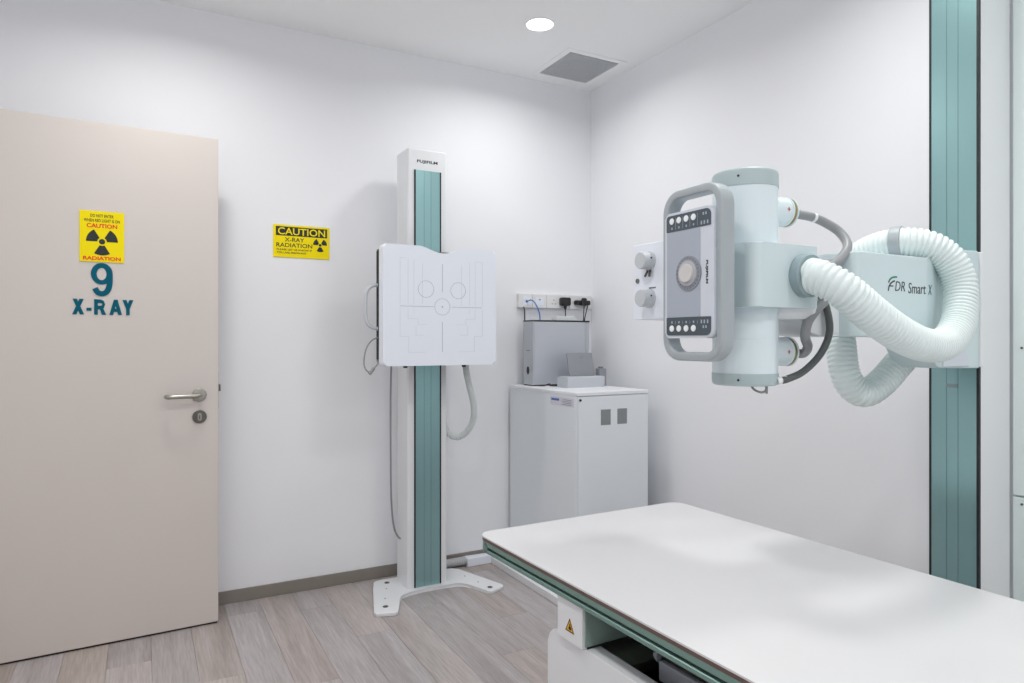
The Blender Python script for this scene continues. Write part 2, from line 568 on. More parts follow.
# lettering stuck on the door
def ribbon(pts, w):
    """outline of a stroke of width w along a 2D centre line"""
    L_, R_ = [], []
    for k in range(len(pts)):
        a = Vector(pts[max(k-1, 0)]); b = Vector(pts[min(k+1, len(pts)-1)])
        d = (b - a).normalized(); n = Vector((-d.y, d.x))*(w/2)
        p = Vector(pts[k])
        L_.append(tuple(p+n)); R_.append(tuple(p-n))
    return L_ + R_[::-1]
def door_letter(name, x_left, z_top, scale, outlines):
    """outlines in units of the letter drawing (y down), laid on the door face"""
    mb = MB()
    for k, q in enumerate(outlines):
        mb.prism([(x_left + p[0]*scale, z_top - p[1]*scale) for p in q], 'y', -0.002 - 0.0003*k, 0.0)
    return mb.build(name, 'letter_teal', door, True)
def oval(cx, cy, rx, ry, n=28):
    return [(cx + rx*math.cos(2*PI*k/n), cy + ry*math.sin(2*PI*k/n)) for k in range(n)]
# figure nine: bowl as two half rings, then the tail
def half_ring(a0, a1, n=14):
    o_ = [(92 + 92*math.cos(a0+(a1-a0)*k/n), 105 + 105*math.sin(a0+(a1-a0)*k/n)) for k in range(n+1)]
    i_ = [(90 + 41*math.cos(a0+(a1-a0)*k/n), 108 + 60*math.sin(a0+(a1-a0)*k/n)) for k in range(n+1)]
    return o_ + i_[::-1]
tail, _ = spline([(158, 95, 0), (159, 150, 0), (157, 205, 0), (146, 255, 0), (124, 288, 0), (92, 300, 0), (58, 288, 0), (34, 248, 0)], 40)
door_letter('number', dx(-0.182), 1.537, 0.134/326, [half_ring(-PI/2, PI/2), half_ring(PI/2, 1.5*PI), ribbon([(p.x, p.y) for p in tail], 51)])
kk = 0.211/588
xs, zt_ = dx(-0.246), 1.391
T_ = 150.0
def slab(x0, y0, x1, y1, w=36):
    h = w/2
    return [(x0-h, y0), (x0+h, y0), (x1+h, y1), (x1-h, y1)]
door_letter('letter', xs, zt_, kk*1.455, [[(p[0]/1.455, p[1]) for p in q] for q in (slab(28, 0, 96, 118, 40), slab(92, 0, 24, 118, 40))])
door_letter('hyphen', xs + 138*kk, zt_ - 66*kk*1.455, kk, [[(0, 0), (48, 0), (48, 34), (0, 34)]])
rb = ribbon([(0, 15), (60, 15), (84, 22), (92, 38), (84, 56), (60, 63), (0, 63)], 28)
door_letter('letter', xs + 210*kk, zt_, kk*1.455, [[(p[0]/1.455, p[1]) for p in q] for q in ([(0, 0), (36, 0), (36, 118), (0, 118)], [(p[0], p[1]) for p in rb], [(52, 68), (82, 60), (116, 118), (74, 118)])])
door_letter('letter', xs + 356*kk, zt_, kk*1.455, [[(p[0]/1.455, p[1]) for p in q] for q in ([(44, 0), (80, 0), (36, 118), (0, 118)], [(44, 0), (80, 0), (124, 118), (87, 118)], [(28, 70), (96, 70), (102, 94), (20, 94)])])
door_letter('letter', xs + 484*kk, zt_, kk*1.455, [[(p[0]/1.455, p[1]) for p in q] for q in ([(0, 0), (40, 0), (72, 64), (36, 70)], [(68, 0), (108, 0), (72, 70), (36, 64)], [(36, 60), (72, 60), (72, 118), (36, 118)])])

# radiation sign on the door
sw, sh = 0.154, 0.203
sx, sz = dx((-0.222 - 0.065)/2), 1.642
cr, sr = math.cos(DRZ), math.sin(DRZ)
sloc = (DOX + sx*cr, DOY + sx*sr, sz)
sign = thing('radiation_sign', 'small yellow radiation sign with red and black words on the door', 'sign', sloc, rz=DRZ)
MB().box(-sw/2, sw/2, -0.003, 0, -sh/2, sh/2, 0.0006, 1).build('sign_plate', 'sign_yellow', sign, True)
Y0 = (0, -0.003, 0)
for word, z_, w_, h_, m_, b_, nm in (('DO NOT ENTER', 0.083, 0.080, 0.012, 'sign_black', 0.012, 'black_lettering'), ('WHEN RED LIGHT IS ON', 0.064, 0.124, 0.012, 'sign_black', 0.012, 'black_lettering'),
                           ('CAUTION', 0.043, 0.106, 0.017, 'sign_red', 0.035, 'red_lettering'), ('RADIATION', -0.087, 0.130, 0.015, 'sign_red', 0.035, 'red_lettering')):
    text(MB(), word, (0, -0.003, z_), DU, DV, w_, h_, bold=b_).build(nm, m_, sign, True)
trefoil(MB(), 0, -0.020, 0.055, Y0, DU, DV, 0.0006, 0.0).build('trefoil_symbol', 'sign_black', sign, True)

# caution sign on the back wall
cw, chh = 0.268, 0.157
ccx, ccz = 0.685, 1.707
sign = thing('caution_sign', 'wide yellow caution sign with a black header band on the back wall', 'sign', (ccx, YB, ccz))
MB().box(-cw/2, cw/2, -0.004, 0, -chh/2, chh/2, 0.0008, 1).build('sign_plate', 'sign_yellow', sign, True)
band = MB().box(-cw/2+0.012, cw/2-0.012, -0.0046, -0.004, 0.026, 0.070).build('header_band', 'sign_black', sign, True)
text(MB(), 'CAUTION', (0, -0.0046, 0.048), DU, DV, 0.225, 0.034, bold=0.012).build('header_lettering', 'sign_yellow', band, True)
for word, x_, z_, w_, h_ in (('X-RAY', -0.035, 0.008, 0.092, 0.020), ('RADIATION', -0.035, -0.019, 0.170, 0.020), ('PLEASE LET US KNOW IF', -0.035, -0.041, 0.166, 0.009), ('YOU ARE PREGNANT', -0.048, -0.056, 0.140, 0.009)):
    text(MB(), word, (x_, -0.004, z_), DU, DV, w_, h_, bold=0.012).build('black_lettering', 'sign_black', sign, True)
trefoil(MB(), 0.088, -0.010, 0.034, (0, -0.004, 0), DU, DV, 0.0006, 0.0).build('trefoil_symbol', 'sign_black', sign, True)

# ------------------------------------------------------------------ wall stand with the flat detector
st = thing('detector_stand', 'white column stand with a teal strip and square marked detector panel', 'medical stand', (1.243, 3.24, 0))
SX0, SX1, SY0, SY1, SZ = 1.132, 1.342, 3.165, 3.325, 2.165
base_poly = [(1.016, 3.335), (0.985, 3.24), (0.905, 2.965), (0.910, 2.945), (0.985, 2.918), (1.003, 2.925), (1.012, 2.945), (1.060, 3.075), (1.085, 3.105), (1.130, 3.125), (1.20, 3.130), (1.30, 3.130), (1.375, 3.128), (1.405, 3.112), (1.425, 3.080), (1.462, 2.965), (1.475, 2.950), (1.490, 2.950), (1.560, 2.978), (1.570, 2.995), (1.567, 3.012), (1.490, 3.255), (1.475, 3.315), (1.445, 3.350), (1.06, 3.352), (1.03, 3.348)]
bp = MB().prism(base_poly, 'z', 0.0, 0.016, 0.004, 2).build('base_plate', 'white_enamel', st)
for bx_, by_ in ((1.073, 3.297), (0.971, 3.005), (1.498, 2.997)):
    b_ = MB().lathe((bx_, by_, 0.0145), (0, 0, 1), [(0.013, 0), (0.013, 0.003), (0.008, 0.004), (0.007, 0.002), (0, 0.002)], 16)
    b_.build('bolt', 'foot_steel', bp)
for bx_, by_ in ((1.045, 3.22), (1.0, 3.10), (1.455, 3.20), (1.478, 3.09)):
    MB().cyl((bx_, by_, 0.0145), (bx_, by_, 0.0168), 0.004, seg=10).build('screw', 'foot_steel', bp)
MB().prism(rrect(SX0, SX1, SY0, SY1, 0.012, 4), 'z', 0.012, SZ, 0.006, 2).build('column', 'white_enamel', st)
TX0, TX1 = 1.174, 1.301
cp = MB().box(TX0, TX1, SY0-0.004, SY0+0.002, 0.016, 2.062, 0.001, 1).build('column_panel', 'teal_panel', st)
for gx in (1.218, 1.254):
    MB().box(gx-0.0008, gx+0.0008, SY0-0.0046, SY0-0.004, 0.02, 2.06).build('groove', 'teal_groove', cp)
for a, b in ((TX0-0.007, TX0), (TX1, TX1+0.007)):
    MB().box(a, b, SY0-0.005, SY0+0.002, 0.016, 2.062, 0.001, 1).build('edge_strip', 'black_rubber', st)
text(MB(), 'FUJIFILM', (1.236, SY0, 2.104), DU, DV, 0.108, 0.018, bold=0.03).build('lettering', 'text_dark', st)
# detector: front panel with a chin notch
dx0, dx1, dz0, dz1 = 0.942, 1.506, 1.110, 1.660
outline = rrect(dx0, dx1, dz0, dz1, 0.016, 5)
def notch(poly):
    out = []
    top = [p for p in poly if abs(p[1]-dz1) < 1e-6]
    xr, xl = max(p[0] for p in top), min(p[0] for p in top)
    done = False
    for p in poly:
        out.append(p)
        if not done and abs(p[1]-dz1) < 1e-6 and abs(p[0]-xr) < 1e-6:
            for k in range(21):
                s = k/20
                xx = 1.345 - s*(1.345-1.115)
                d = 0.029*(math.sin(PI*s)**1.6)
                out.append((xx, dz1 - d))
            done = True
    return out
fp = MB().prism(notch(outline), 'y', 2.950, 3.010, 0.009, 3).build('front_panel', 'white_panel', st)
mk = MB(); mkd = MB()
def line(m, x0, z0, x1, z1, w=0.0011):
    if abs(x1-x0) < 1e-6:
        m.box(x0-w/2, x0+w/2, 2.9495, 2.9502, min(z0, z1), max(z0, z1))
    else:
        m.box(min(x0, x1), max(x0, x1), 2.9495, 2.9502, z0-w/2, z0+w/2)
def ring(m, cx, cz, r, w=0.0013, n=40):
    m.tube([(cx + r*math.cos(2*PI*k/n), 2.9500, cz + r*math.sin(2*PI*k/n)) for k in range(n)], w/2, 4, closed=True)
cx, cz = 1.227, 1.382
for m_, a in ((mkd, (1.021, cz, 1.185, cz)), (mkd, (1.274, cz, 1.431, cz)), (mkd, (cx, 1.45, cx, 1.581)), (mkd, (cx, 1.172, cx, 1.312)), (mkd, (cx-0.006, cz, cx+0.006, cz)), (mkd, (cx, cz-0.006, cx, cz+0.006))):
    line(m_, *a)
ring(mkd, cx, cz, 0.038); ring(mkd, 1.146, 1.462, 0.038); ring(mkd, 1.307, 1.460, 0.038)
for s in (-1, 1):
    for k, (off, top, bot) in enumerate(((0.206, 1.60, 1.245), (0.168, 1.60, 1.325), (0.140, 1.595, 1.35), (0.098, 1.58, 1.49))):
        line(mk, cx+s*off, 1.392, cx+s*off, top, 0.0008)
        if k < 3:
            line(mk, cx+s*off, bot, cx+s*off, 1.372, 0.0008)
    line(mk, cx+s*0.206, 1.60, cx+s*0.175, 1.60, 0.0008)
    line(mk, cx+s*0.206, 1.245, cx+s*0.165, 1.245, 0.0008)
    line(mk, cx+s*0.165, 1.245, cx+s*0.165, 1.172, 0.0008)
    line(mk, cx+s*0.165, 1.172, cx+s*0.08, 1.172, 0.0008)
    line(mk, cx+s*0.168, 1.325, cx+s*0.12, 1.325, 0.0008)
    line(mk, cx+s*0.12, 1.325, cx+s*0.12, 1.30, 0.0008)
    line(mk, cx+s*0.12, 1.30, cx+s*0.075, 1.30, 0.0008)
    line(mk, cx+s*0.13, 1.25, cx+s*0.13, 1.295, 0.0008)
    line(mk, cx+s*0.13, 1.25, cx+s*0.09, 1.25, 0.0008)
mk.build('positioning_lines', 'marking_grey', fp)['kind'] = 'stuff'
mkd.build('centring_marks', 'marking_dark', fp)
df = MB().box(0.946, 1.502, 3.010, 3.062, 1.125, 1.645, 0.004, 2).build('detector_frame', 'dark_steel', st)
MB().box(0.9435, 0.946, 3.018, 3.030, 1.14, 1.635).build('slot', 'sign_black', df)
MB().box(0.9435, 0.946, 3.040, 3.054, 1.14, 1.635).build('slot', 'sign_black', df)
MB().box(1.10, 1.39, 3.062, 3.12, 1.20, 1.56, 0.008, 2).build('carriage', 'white_enamel', st)
MB().box(1.19, 1.30, 3.12, 3.162, 1.26, 1.50, 0.003, 1).build('carriage_slide', 'dark_steel', st)
P, _ = spline([(0.946, 3.036, 1.478), (0.92, 3.036, 1.475), (0.897, 3.036, 1.455), (0.888, 3.036, 1.42), (0.888, 3.036, 1.34), (0.896, 3.036, 1.305), (0.918, 3.036, 1.285), (0.946, 3.036, 1.279)], 50)
MB().tube(P, 0.0085, 12).build('handle', 'knob_grey', st)
P, _ = spline([(0.944, 3.036, 1.24), (0.912, 3.035, 1.222), (0.886, 3.03, 1.18), (0.876, 3.02, 1.12), (0.886, 3.01, 1.09), (0.905, 3.01, 1.082)], 44)
lc = MB().tube(P, 0.0035, 8).build('loop_cable', 'cable_grey', st)
MB().cyl((0.897, 3.01, 1.075), (0.921, 3.015, 1.101), 0.009, 0.007, 12, 0.002).build('cable_plug', 'cable_grey', lc)
P, _ = spline([(0.92, 3.015, 1.10), (0.938, 3.02, 1.118), (0.947, 3.03, 1.135)], 12)
MB().tube(P, 0.0035, 8).build('cable_end', 'cable_grey', lc)
for kx in (1.072, 1.369):
    MB().box(kx-0.008, kx+0.008, 3.014, 3.032, 1.098, 1.126, 0.002, 1).build('rubber_stop', 'black_rubber', st)
P, _ = spline([(1.088, 3.27, 1.16), (1.087, 3.28, 1.0), (1.086, 3.28, 0.85), (1.087, 3.28, 0.62), (1.090, 3.28, 0.43), (1.102, 3.28, 0.30), (1.122, 3.27, 0.245), (1.14, 3.26, 0.235)], 60)
MB().tube(P, 0.0048, 8).build('cable', 'cable_grey', st)
hose([(1.386, 3.04, 1.13), (1.398, 3.06, 1.08), (1.425, 3.08, 1.0), (1.458, 3.1, 0.90), (1.464, 3.12, 0.825), (1.440, 3.15, 0.762), (1.399, 3.18, 0.735), (1.356, 3.2, 0.765), (1.340, 3.215, 0.83), (1.335, 3.23, 0.90)], 0.0165, 0.011, 0.003, 16).build('flexible_hose', 'hose_grey', st)

# floor ducting beside the stand
def duct_box(x0, x1, y0, y1, name):
    return MB().box(x0, x1, y0, y1, 0, 0.036, 0.003, 2)
cd = thing('cable_duct', 'white cable trunking on the floor from the back wall to the table', 'cable duct', (1.69, 3.2, 0))
duct_box(1.685, 1.735, 1.25, 3.36, '').build('trunking', 'white_enamel', cd)
MB().prism([(1.545, 3.36), (1.735, 3.36), (1.735, 3.41), (1.545, 3.42)], 'z', 0, 0.045, 0.004, 2).build('trunking_end', 'white_panel', cd)
cf = hose([(1.365, 3.386, 0.028), (1.45, 3.388, 0.028), (1.543, 3.39, 0.028)], 0.024, 0.010, 0.003, 18)
tag(rebase(cf.build('conduit', 'conduit_grey'), (1.45, 3.388, 0.0)), 'short grey corrugated conduit on the floor between the column stand and the trunking', 'pipe')

# ------------------------------------------------------------------ white cabinet in the corner and what stands on it
CX0, CX1, CY0, CY1, CZ = 1.824, 2.264, 2.724, 3.40, 0.975
cb = thing('storage_cabinet', 'tall white metal cabinet in the corner of the room', 'cabinet', (2.04, 3.06, 0))
MB().box(CX0+0.004, CX1-0.004, CY0+0.004, CY1, 0.0, 0.03).build('plinth', 'vent_grey', cb)
MB().box(CX0+0.002, CX1-0.002, CY0+0.014, CY1, 0.03, CZ-0.017, 0.002, 1).build('body', 'cabinet_white', cb)
MB().box(CX0, CX1, CY0, CY1, CZ-0.017, CZ, 0.0025, 2).build('cabinet_top', 'cabinet_top', cb)
fd = MB().box(CX0+0.0105, CX1-0.003, CY0+0.003, CY0+0.014, 0.035, CZ-0.020, 0.0015, 1).build('door', 'cabinet_white', cb)
MB().box(CX0+0.002, CX0+0.009, CY0+0.003, CY0+0.014, 0.035, CZ-0.020, 0.0015, 1).build('corner_post', 'cabinet_white', cb)
MB().cyl((1.846, CY0+0.004, 0.938), (1.846, CY0-0.002, 0.938), 0.006, seg=14).build('lock', 'sign_black', fd)
for a, b in ((1.968, 2.026), (2.068, 2.126)):
    mb = MB().box(a, b, CY0+0.001, CY0+0.004, 0.812, 0.888)
    for k in range(12):
        zz = 0.815 + 0.0062*k
        mb.box(a+0.002, b-0.002, CY0-0.001, CY0+0.001, zz, zz+0.0028)
    o = mb.build('vent_louvre', 'vent_grey', fd); o['kind'] = 'stuff'
lb = MB().box(CX0+0.001, CX0+0.002, 2.752, 2.965, 0.902, 0.944).build('rating_label', 'sticker_white', cb)
MB().box(CX0+0.0004, CX0+0.001, 2.882, 2.955, 0.925, 0.936).build('blue_print', 'sticker_blue', lb)
mb = MB()
for k in range(4):
    mb.box(CX0+0.0004, CX0+0.001, 2.77, 2.86 - 0.012*(k % 2), 0.909+0.008*k, 0.911+0.008*k)
mb.build('fine_print', 'text_grey', lb)

# computer case: slim front faces the room's left, black lid
QX0, QX1, QY0, QY1, QZ1 = 1.880, 2.256, 3.235, 3.345, 1.338
pc = thing('computer', 'silver slim computer case with black lid standing on the white cabinet', 'computer', (2.06, 3.29, CZ))
MB().box(QX0+0.012, QX1-0.032, QY0, QY1, CZ+0.006, QZ1-0.008, 0.003, 2).build('case', 'device_silver', pc)
fb = MB().prism(rrect(QX0, QX0+0.014, QY0-0.001, QY1+0.001, 0.005, 4), 'z', CZ+0.006, QZ1-0.008).build('front_bezel', 'device_front', pc)
MB().prism([(QY0+0.055 + 0.014*math.cos(a*PI/12), CZ+0.085 + 0.022*math.sin(a*PI/12)) for a in range(24)], 'x', QX0-0.0015, QX0).build('oval_button', 'sign_black', fb)
MB().box(QX0-0.001, QX0, QY0+0.035, QY0+0.075, 1.168, 1.172).build('drive_slot', 'slot_grey', fb)
MB().box(QX1-0.032, QX1-0.016, QY0+0.001, QY1-0.001, CZ+0.006, QZ1-0.008, 0.002, 1).build('side_strip', 'device_front', pc)
MB().box(QX1-0.016, QX1, QY0+0.003, QY1-0.003, CZ+0.006, QZ1-0.008, 0.002, 1).build('rear_panel', 'device_silver', pc)
MB().box(QX0, QX1, QY0-0.001, QY1, QZ1-0.008, QZ1, 0.0015, 1).build('lid', 'black_plastic', pc)
MB().box(QX0+0.004, QX1-0.004, QY0+0.002, QY1-0.002, CZ, CZ+0.006).build('base_rim', 'black_plastic', pc)
# small white router lying on it
ro = MB().prism(rrect(2.055, 2.175, 3.27, 3.33, 0.008, 4), 'z', QZ1, QZ1+0.026, 0.003, 2)
tag(rebase(ro.build('network_box', 'white_enamel'), (2.115, 3.30, QZ1)), 'flat white box lying on top of the silver computer case', 'box')
# cradle and the grey tablet leaning in it
cr_ = MB().prism([(3.02, CZ), (3.125, CZ), (3.125, CZ+0.052), (3.10, CZ+0.058), (3.022, CZ+0.058), (3.017, CZ+0.05)], 'x', 1.966, 2.204, 0.003, 2)
tag(rebase(cr_.build('docking_cradle', 'cradle_white'), (2.08, 3.07, CZ)), 'low white docking base on the cabinet in front of the computer', 'docking station')
tb = thing('tablet', 'grey flat panel standing upright in the white docking base', 'tablet', (2.105, 3.09, CZ+0.058))
mb = MB().prism(rrect(-0.083, 0.083, 0.0, 0.128, 0.006, 4), 'y', -0.005, 0.005, 0.002, 2)
o = mb.build('panel', 'device_grey', tb, True)
o.rotation_euler = (math.radians(-14), 0, 0)
mb = MB()
mb.tube([(0.008 + 0.009*math.cos(a), -0.0052, 0.108 + 0.009*math.sin(a)) for a in [math.radians(190 + 20*k) for k in range(10)]], 0.0008, 5)
q = mb.build('emblem', 'text_grey', o, True)
bx2 = thing('power_adapter', 'small grey box on the cabinet right of the docking base', 'box', (2.23, 3.09, CZ))
MB().box(2.206, 2.254, 3.07, 3.11, CZ, CZ+0.096, 0.004, 2).build('body', 'device_grey', bx2)
MB().box(2.218, 2.240, 3.078, 3.102, CZ+0.096, CZ+0.106, 0.003, 1).build('cap', 'text_grey', bx2)
P, _ = spline([(1.90, 3.225, CZ+0.004), (1.93, 3.205, CZ+0.003), (1.95, 3.195, CZ+0.010), (1.96, 3.19, CZ+0.014), (1.95, 3.18, CZ+0.006), (1.97, 3.17, CZ+0.003), (2.0, 3.15, CZ+0.004), (2.05, 3.14, CZ+0.004), (2.19, 3.142, CZ+0.003), (2.23, 3.14, CZ+0.003), (2.25, 3.125, CZ+0.003)], 90)
tag(rebase(MB().tube(P, 0.003, 8).build('power_cable', 'black_plastic'), (2.0, 3.15, CZ)), 'thin black cord lying on the cabinet top behind the docking base', 'cord')

# sockets on the back wall
def plate(name, label, cat, x0, x1, parts):
    t = thing(name, label, cat, ((x0+x1)/2, YB, 1.454), 'white wall sockets above the cabinet')
    MB().prism(rrect(x0, x1, 1.414, 1.494, 0.003, 3), 'y', YB-0.022, YB, 0.002, 2).build('face_plate', 'socket_white', t)
    for nm, m_, mb in parts:
        mb.build(nm, m_, t)
    return t
YP = YB - 0.022
def port(xc, zc, w=0.013):
    return MB().box(xc-w/2, xc+w/2, YP-0.001, YP+0.001, zc-w/2, zc+w/2)
plate('data_outlet', 'white data outlet plate with the blue cable plugged in', 'socket', 1.886, 1.978,
      [('port', 'slot_grey', port(1.940, 1.450)), ('module', 'white_panel', MB().box(1.915, 1.965, YP-0.001, YP, 1.430, 1.476))])
plate('data_outlet', 'white data outlet plate with an empty port left of the power sockets', 'socket', 1.980, 2.074,
      [('port', 'slot_grey', port(2.027, 1.462, 0.009)), ('module', 'white_panel', MB().box(2.000, 2.055, YP-0.001, YP, 1.430, 1.476))])
def sockets(x0, x1, label):
    xm = x0 + 0.047
    pins = []
    for px_, pz, w, h in ((xm, 1.462, 0.004, 0.008), (xm-0.011, 1.440, 0.007, 0.004), (xm+0.011, 1.440, 0.007, 0.004)):
        pins.append(('pin_slot', 'slot_grey', MB().box(px_-w/2, px_+w/2, YP-0.0008, YP+0.001, pz-h/2, pz+h/2)))
    pins.append(('switch', 'white_enamel', MB().box(x1-0.055, x1-0.040, YP-0.004, YP, 1.472, 1.488, 0.001, 1)))
    return plate('power_socket', label, 'socket', x0, x1, pins)
sockets(2.076, 2.232, 'white power socket plate holding the square black plug')
sockets(2.234, 2.392, 'white power socket plate nearest the corner holding the long black adapter')
pl = thing('power_plug', 'square black plug in the wall socket above the computer', 'plug', (2.190, YP, 1.452))
MB().prism(rrect(2.158, 2.222, 1.430, 1.478, 0.010, 4), 'y', YP-0.036, YP-0.0005, 0.006, 3).build('plug_body', 'black_plastic', pl)
MB().cyl((2.190, YP-0.02, 1.432), (2.190, YP-0.02, 1.408), 0.012, 0.006, 12).build('strain_relief', 'black_plastic', pl)
P, _ = spline([(2.190, YP-0.02, 1.41), (2.191, YP-0.02, 1.39), (2.192, YP-0.018, 1.33), (2.19, YP-0.022, 1.20), (2.18, YP-0.022, 1.0)], 24)
MB().tube(P, 0.0032, 8).build('cord', 'black_plastic', pl)
pa = thing('plug_adapter', 'long black plug adapter in the wall socket nearest the corner', 'plug', (2.31, YP, 1.452))
MB().prism(rrect(2.262, 2.362, 1.436, 1.464, 0.008, 4), 'y', YP-0.034, YP-0.0005, 0.005, 3).build('adapter_body', 'black_plastic', pa)
MB().prism(rrect(2.292, 2.330, 1.430, 1.478, 0.010, 4), 'y', YP-0.042, YP-0.034, 0.003, 2).build('plug_face', 'black_plastic', pa)
for xo in (0.0, 0.012):
    P, _ = spline([(2.318+xo*2.2, YP-0.03, 1.437), (2.316+xo*1.5, YP-0.028, 1.40), (2.314+xo*0.5, YP-0.026, 1.33), (2.305+xo, YP-0.022, 1.2), (2.30+xo, YP-0.022, 1.0)], 26)
    MB().tube(P, 0.003, 8).build('cord', 'black_plastic', pa)
P, _ = spline([(1.940, YP-0.0015, 1.450), (1.952, YP-0.035, 1.456), (1.975, YP-0.045, 1.430), (1.995, YP-0.05, 1.38), (2.005, YP-0.04, 1.335), (2.01, YP-0.03, 1.29), (2.01, YP-0.025, 1.1)], 40)
tag(rebase(MB().tube(P, 0.0035, 8).build('network_cable', 'blue_cable'), (1.95, YP, 1.45)), 'blue network cable drooping from the data outlet behind the computer', 'cable')
P, _ = spline([(1.918, YP+0.01, 1.420), (1.918, YP-0.012, 1.408), (1.918, YP-0.014, 1.38), (1.920, YP-0.016, 1.25), (1.93, YP-0.018, 1.0)], 24)
tag(rebase(MB().tube(P, 0.0038, 8).build('black_cable', 'black_plastic'), (1.92, YP, 1.41)), 'black cable hanging straight down from the leftmost data outlet', 'cable')

# ------------------------------------------------------------------ patient table
tbx0, tbx1, tby0, tby1, tz = 0.854, 1.630, -0.42, 1.805, 0.668
tab = thing('examination_table', 'long white x-ray table with teal side rails in the foreground', 'table', (1.24, 0.7, 0))
TROT = math.radians(1.5)
MB().prism(rrect(tbx0, tbx1, tby0, tby1, 0.045, 10), 'z', tz-0.004, tz, 0.0015, 2).build('tabletop', 'table_white', tab)
MB().prism(rrect(tbx0+0.0005, tbx1-0.0005, tby0+0.0005, tby1-0.0005, 0.0445, 10), 'z', tz-0.0125, tz-0.004).build('edge_band', 'brown_edge', tab)
def side_rail(xo, s):
    """aluminium rail section along the table: two bright lips with a dark groove between"""
    def X(v): return xo + s*v
    prof = [(X(0.004), tz-0.0125), (X(0.001), tz-0.0135), (X(0.0), tz-0.016), (X(0.0), tz-0.0265), (X(0.002), tz-0.028), (X(0.014), tz-0.028), (X(0.014), tz-0.0350), (X(0.002), tz-0.0350), (X(0.0), tz-0.0365), (X(0.0), tz-0.044), (X(0.003), tz-0.047), (X(0.040), tz-0.047), (X(0.040), tz-0.0125)]
    r = MB().prism([(p[0], p[1]) for p in prof], 'y', tby0+0.045, tby1-0.045).build('side_rail', 'teal_rail', tab, angle=20)
    a, b = sorted((X(0.0105), X(0.0142)))
    MB().box(a, b, tby0+0.045, tby1-0.045, tz-0.0352, tz-0.0278).build('rail_groove', 'teal_dark', r)
side_rail(tbx0+0.0015, 1)
side_rail(tbx1-0.0015, -1)
MB().prism(rrect(tbx0+0.0015, tbx1-0.0015, tby1-0.06, tby1-0.002, (0.043, 0.043, 0.001, 0.001), 10), 'z', tz-0.044, tz-0.0125, 0.002, 1).build('end_rail', 'teal_rail', tab)
MB().prism(rrect(tbx0+0.0015, tbx1-0.0015, tby0+0.002, tby0+0.06, (0.001, 0.001, 0.043, 0.043), 10), 'z', tz-0.044, tz-0.0125, 0.002, 1).build('end_rail', 'teal_rail', tab)
MB().box(tbx0+0.042, tbx1-0.042, tby0+0.06, tby1-0.06, tz-0.040, tz-0.0125).build('underframe', 'well_dark', tab)
# lift blocks with the warning triangle
for k, (y0, y1) in enumerate(((1.296, 1.396), (-0.02, 0.095))):
    bl = MB().box(0.862, 1.610, y0, y1, 0.5245, tz-0.040, 0.002, 1).build('lift_block', 'white_enamel', tab)
    if k == 0:
        MB().box(0.876, 1.596, y0-0.003, y0+0.001, 0.5245, 0.529).build('gap_strip', 'sign_black', bl)  # black line drawn along the gap under the block
        MB().box(0.870, 1.602, y0-0.003, y0+0.001, 0.529, tz-0.042, 0.001, 1).build('shaded_side', 'block_shade_green', bl)  # shade and green bounce from the rails, put into this face's colour
        o3, ux, uy = (0.862, 1.343, 0.564), (0, -1, 0), (0, 0, 1)
        plane_poly(MB(), [(-0.0175, -0.015), (0.0175, -0.015), (0.0, 0.0165)], o3, ux, uy, 0.0006, 0.0).build('warning_triangle', 'warn_yellow', bl)
        mb = MB()
        tri = [(-0.0175, -0.015), (0.0175, -0.015), (0.0, 0.0165)]
        tin = [(-0.0135, -0.0125), (0.0135, -0.0125), (0.0, 0.0115)]
        for i in range(3):
            j = (i+1) % 3
            plane_poly(mb, [tri[i], tri[j], tin[j], tin[i]], o3, ux, uy, 0.0006, 0.0004)
        plane_poly(mb, [(-0.004, -0.010), (0.006, -0.010), (0.007, -0.005), (0.003, -0.002), (0.002, 0.004), (-0.001, 0.004), (-0.002, -0.003), (-0.005, -0.006)], o3, ux, uy, 0.0006, 0.0004)
        mb.build('warning_mark', 'sign_black', bl)
# pedestal: open box with rounded end corners
def pedestal():
    mb = MB()
    zt = 0.524
    for xa, xb in ((0.873, 0.913), (1.555, 1.595)):
        poly = [(-0.10, 0.02), (1.455, 0.02), (1.455, zt-0.048)] + [(1.455-0.036+0.036*math.cos(a), zt-0.048+0.048*math.sin(a)) for a in [PI/2*k/7 for k in range(1, 8)]] + [(-0.10, zt)]
        mb.prism(poly, 'x', xa, xb, 0.002, 2)
    return mb
pd = pedestal().build('pedestal_side', 'white_enamel', tab)
MB().box(0.913, 1.555, 1.405, 1.450, 0.02, 0.514, 0.002, 1).build('pedestal_end', 'white_enamel', tab)
MB().box(0.913, 1.555, -0.095, -0.05, 0.02, 0.514, 0.002, 1).build('pedestal_end', 'white_enamel', tab)
MB().box(0.913, 1.555, 1.20, 1.405, 0.49, 0.514, 0.001, 1).build('pedestal_cover', 'brushed_steel', tab)
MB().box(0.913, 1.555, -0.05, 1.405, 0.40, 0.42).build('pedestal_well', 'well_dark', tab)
MB().box(0.895, 1.585, -0.085, 1.435, 0.0, 0.02).build('plinth', 'black_rubber', tab)
tr = MB().prism(rrect(0.985, 1.520, 0.30, 1.185, 0.012, 4), 'z', 0.526, 0.556, 0.004, 2).build('cassette_tray', 'tray_dark', tab)
P, _ = spline([(0.978, 0.45, 0.492), (0.978, 0.8, 0.492), (0.978, 1.14, 0.492)], 20)
MB().box(0.972, 0.988, 0.40, 1.165, 0.486, 0.530, 0.004, 2).build('tray_handle', 'device_silver', tr)
MB().cyl((0.982, 1.168, 0.535), (0.982, 1.184, 0.535), 0.014, 0.010, 14, 0.003).build('tray_latch', 'device_silver', tr)
MB().box(0.99, 1.515, 0.30, 1.18, 0.420, 0.526).build('tray_slide', 'black_plastic', tr)
tab.rotation_euler = (0, 0, TROT)
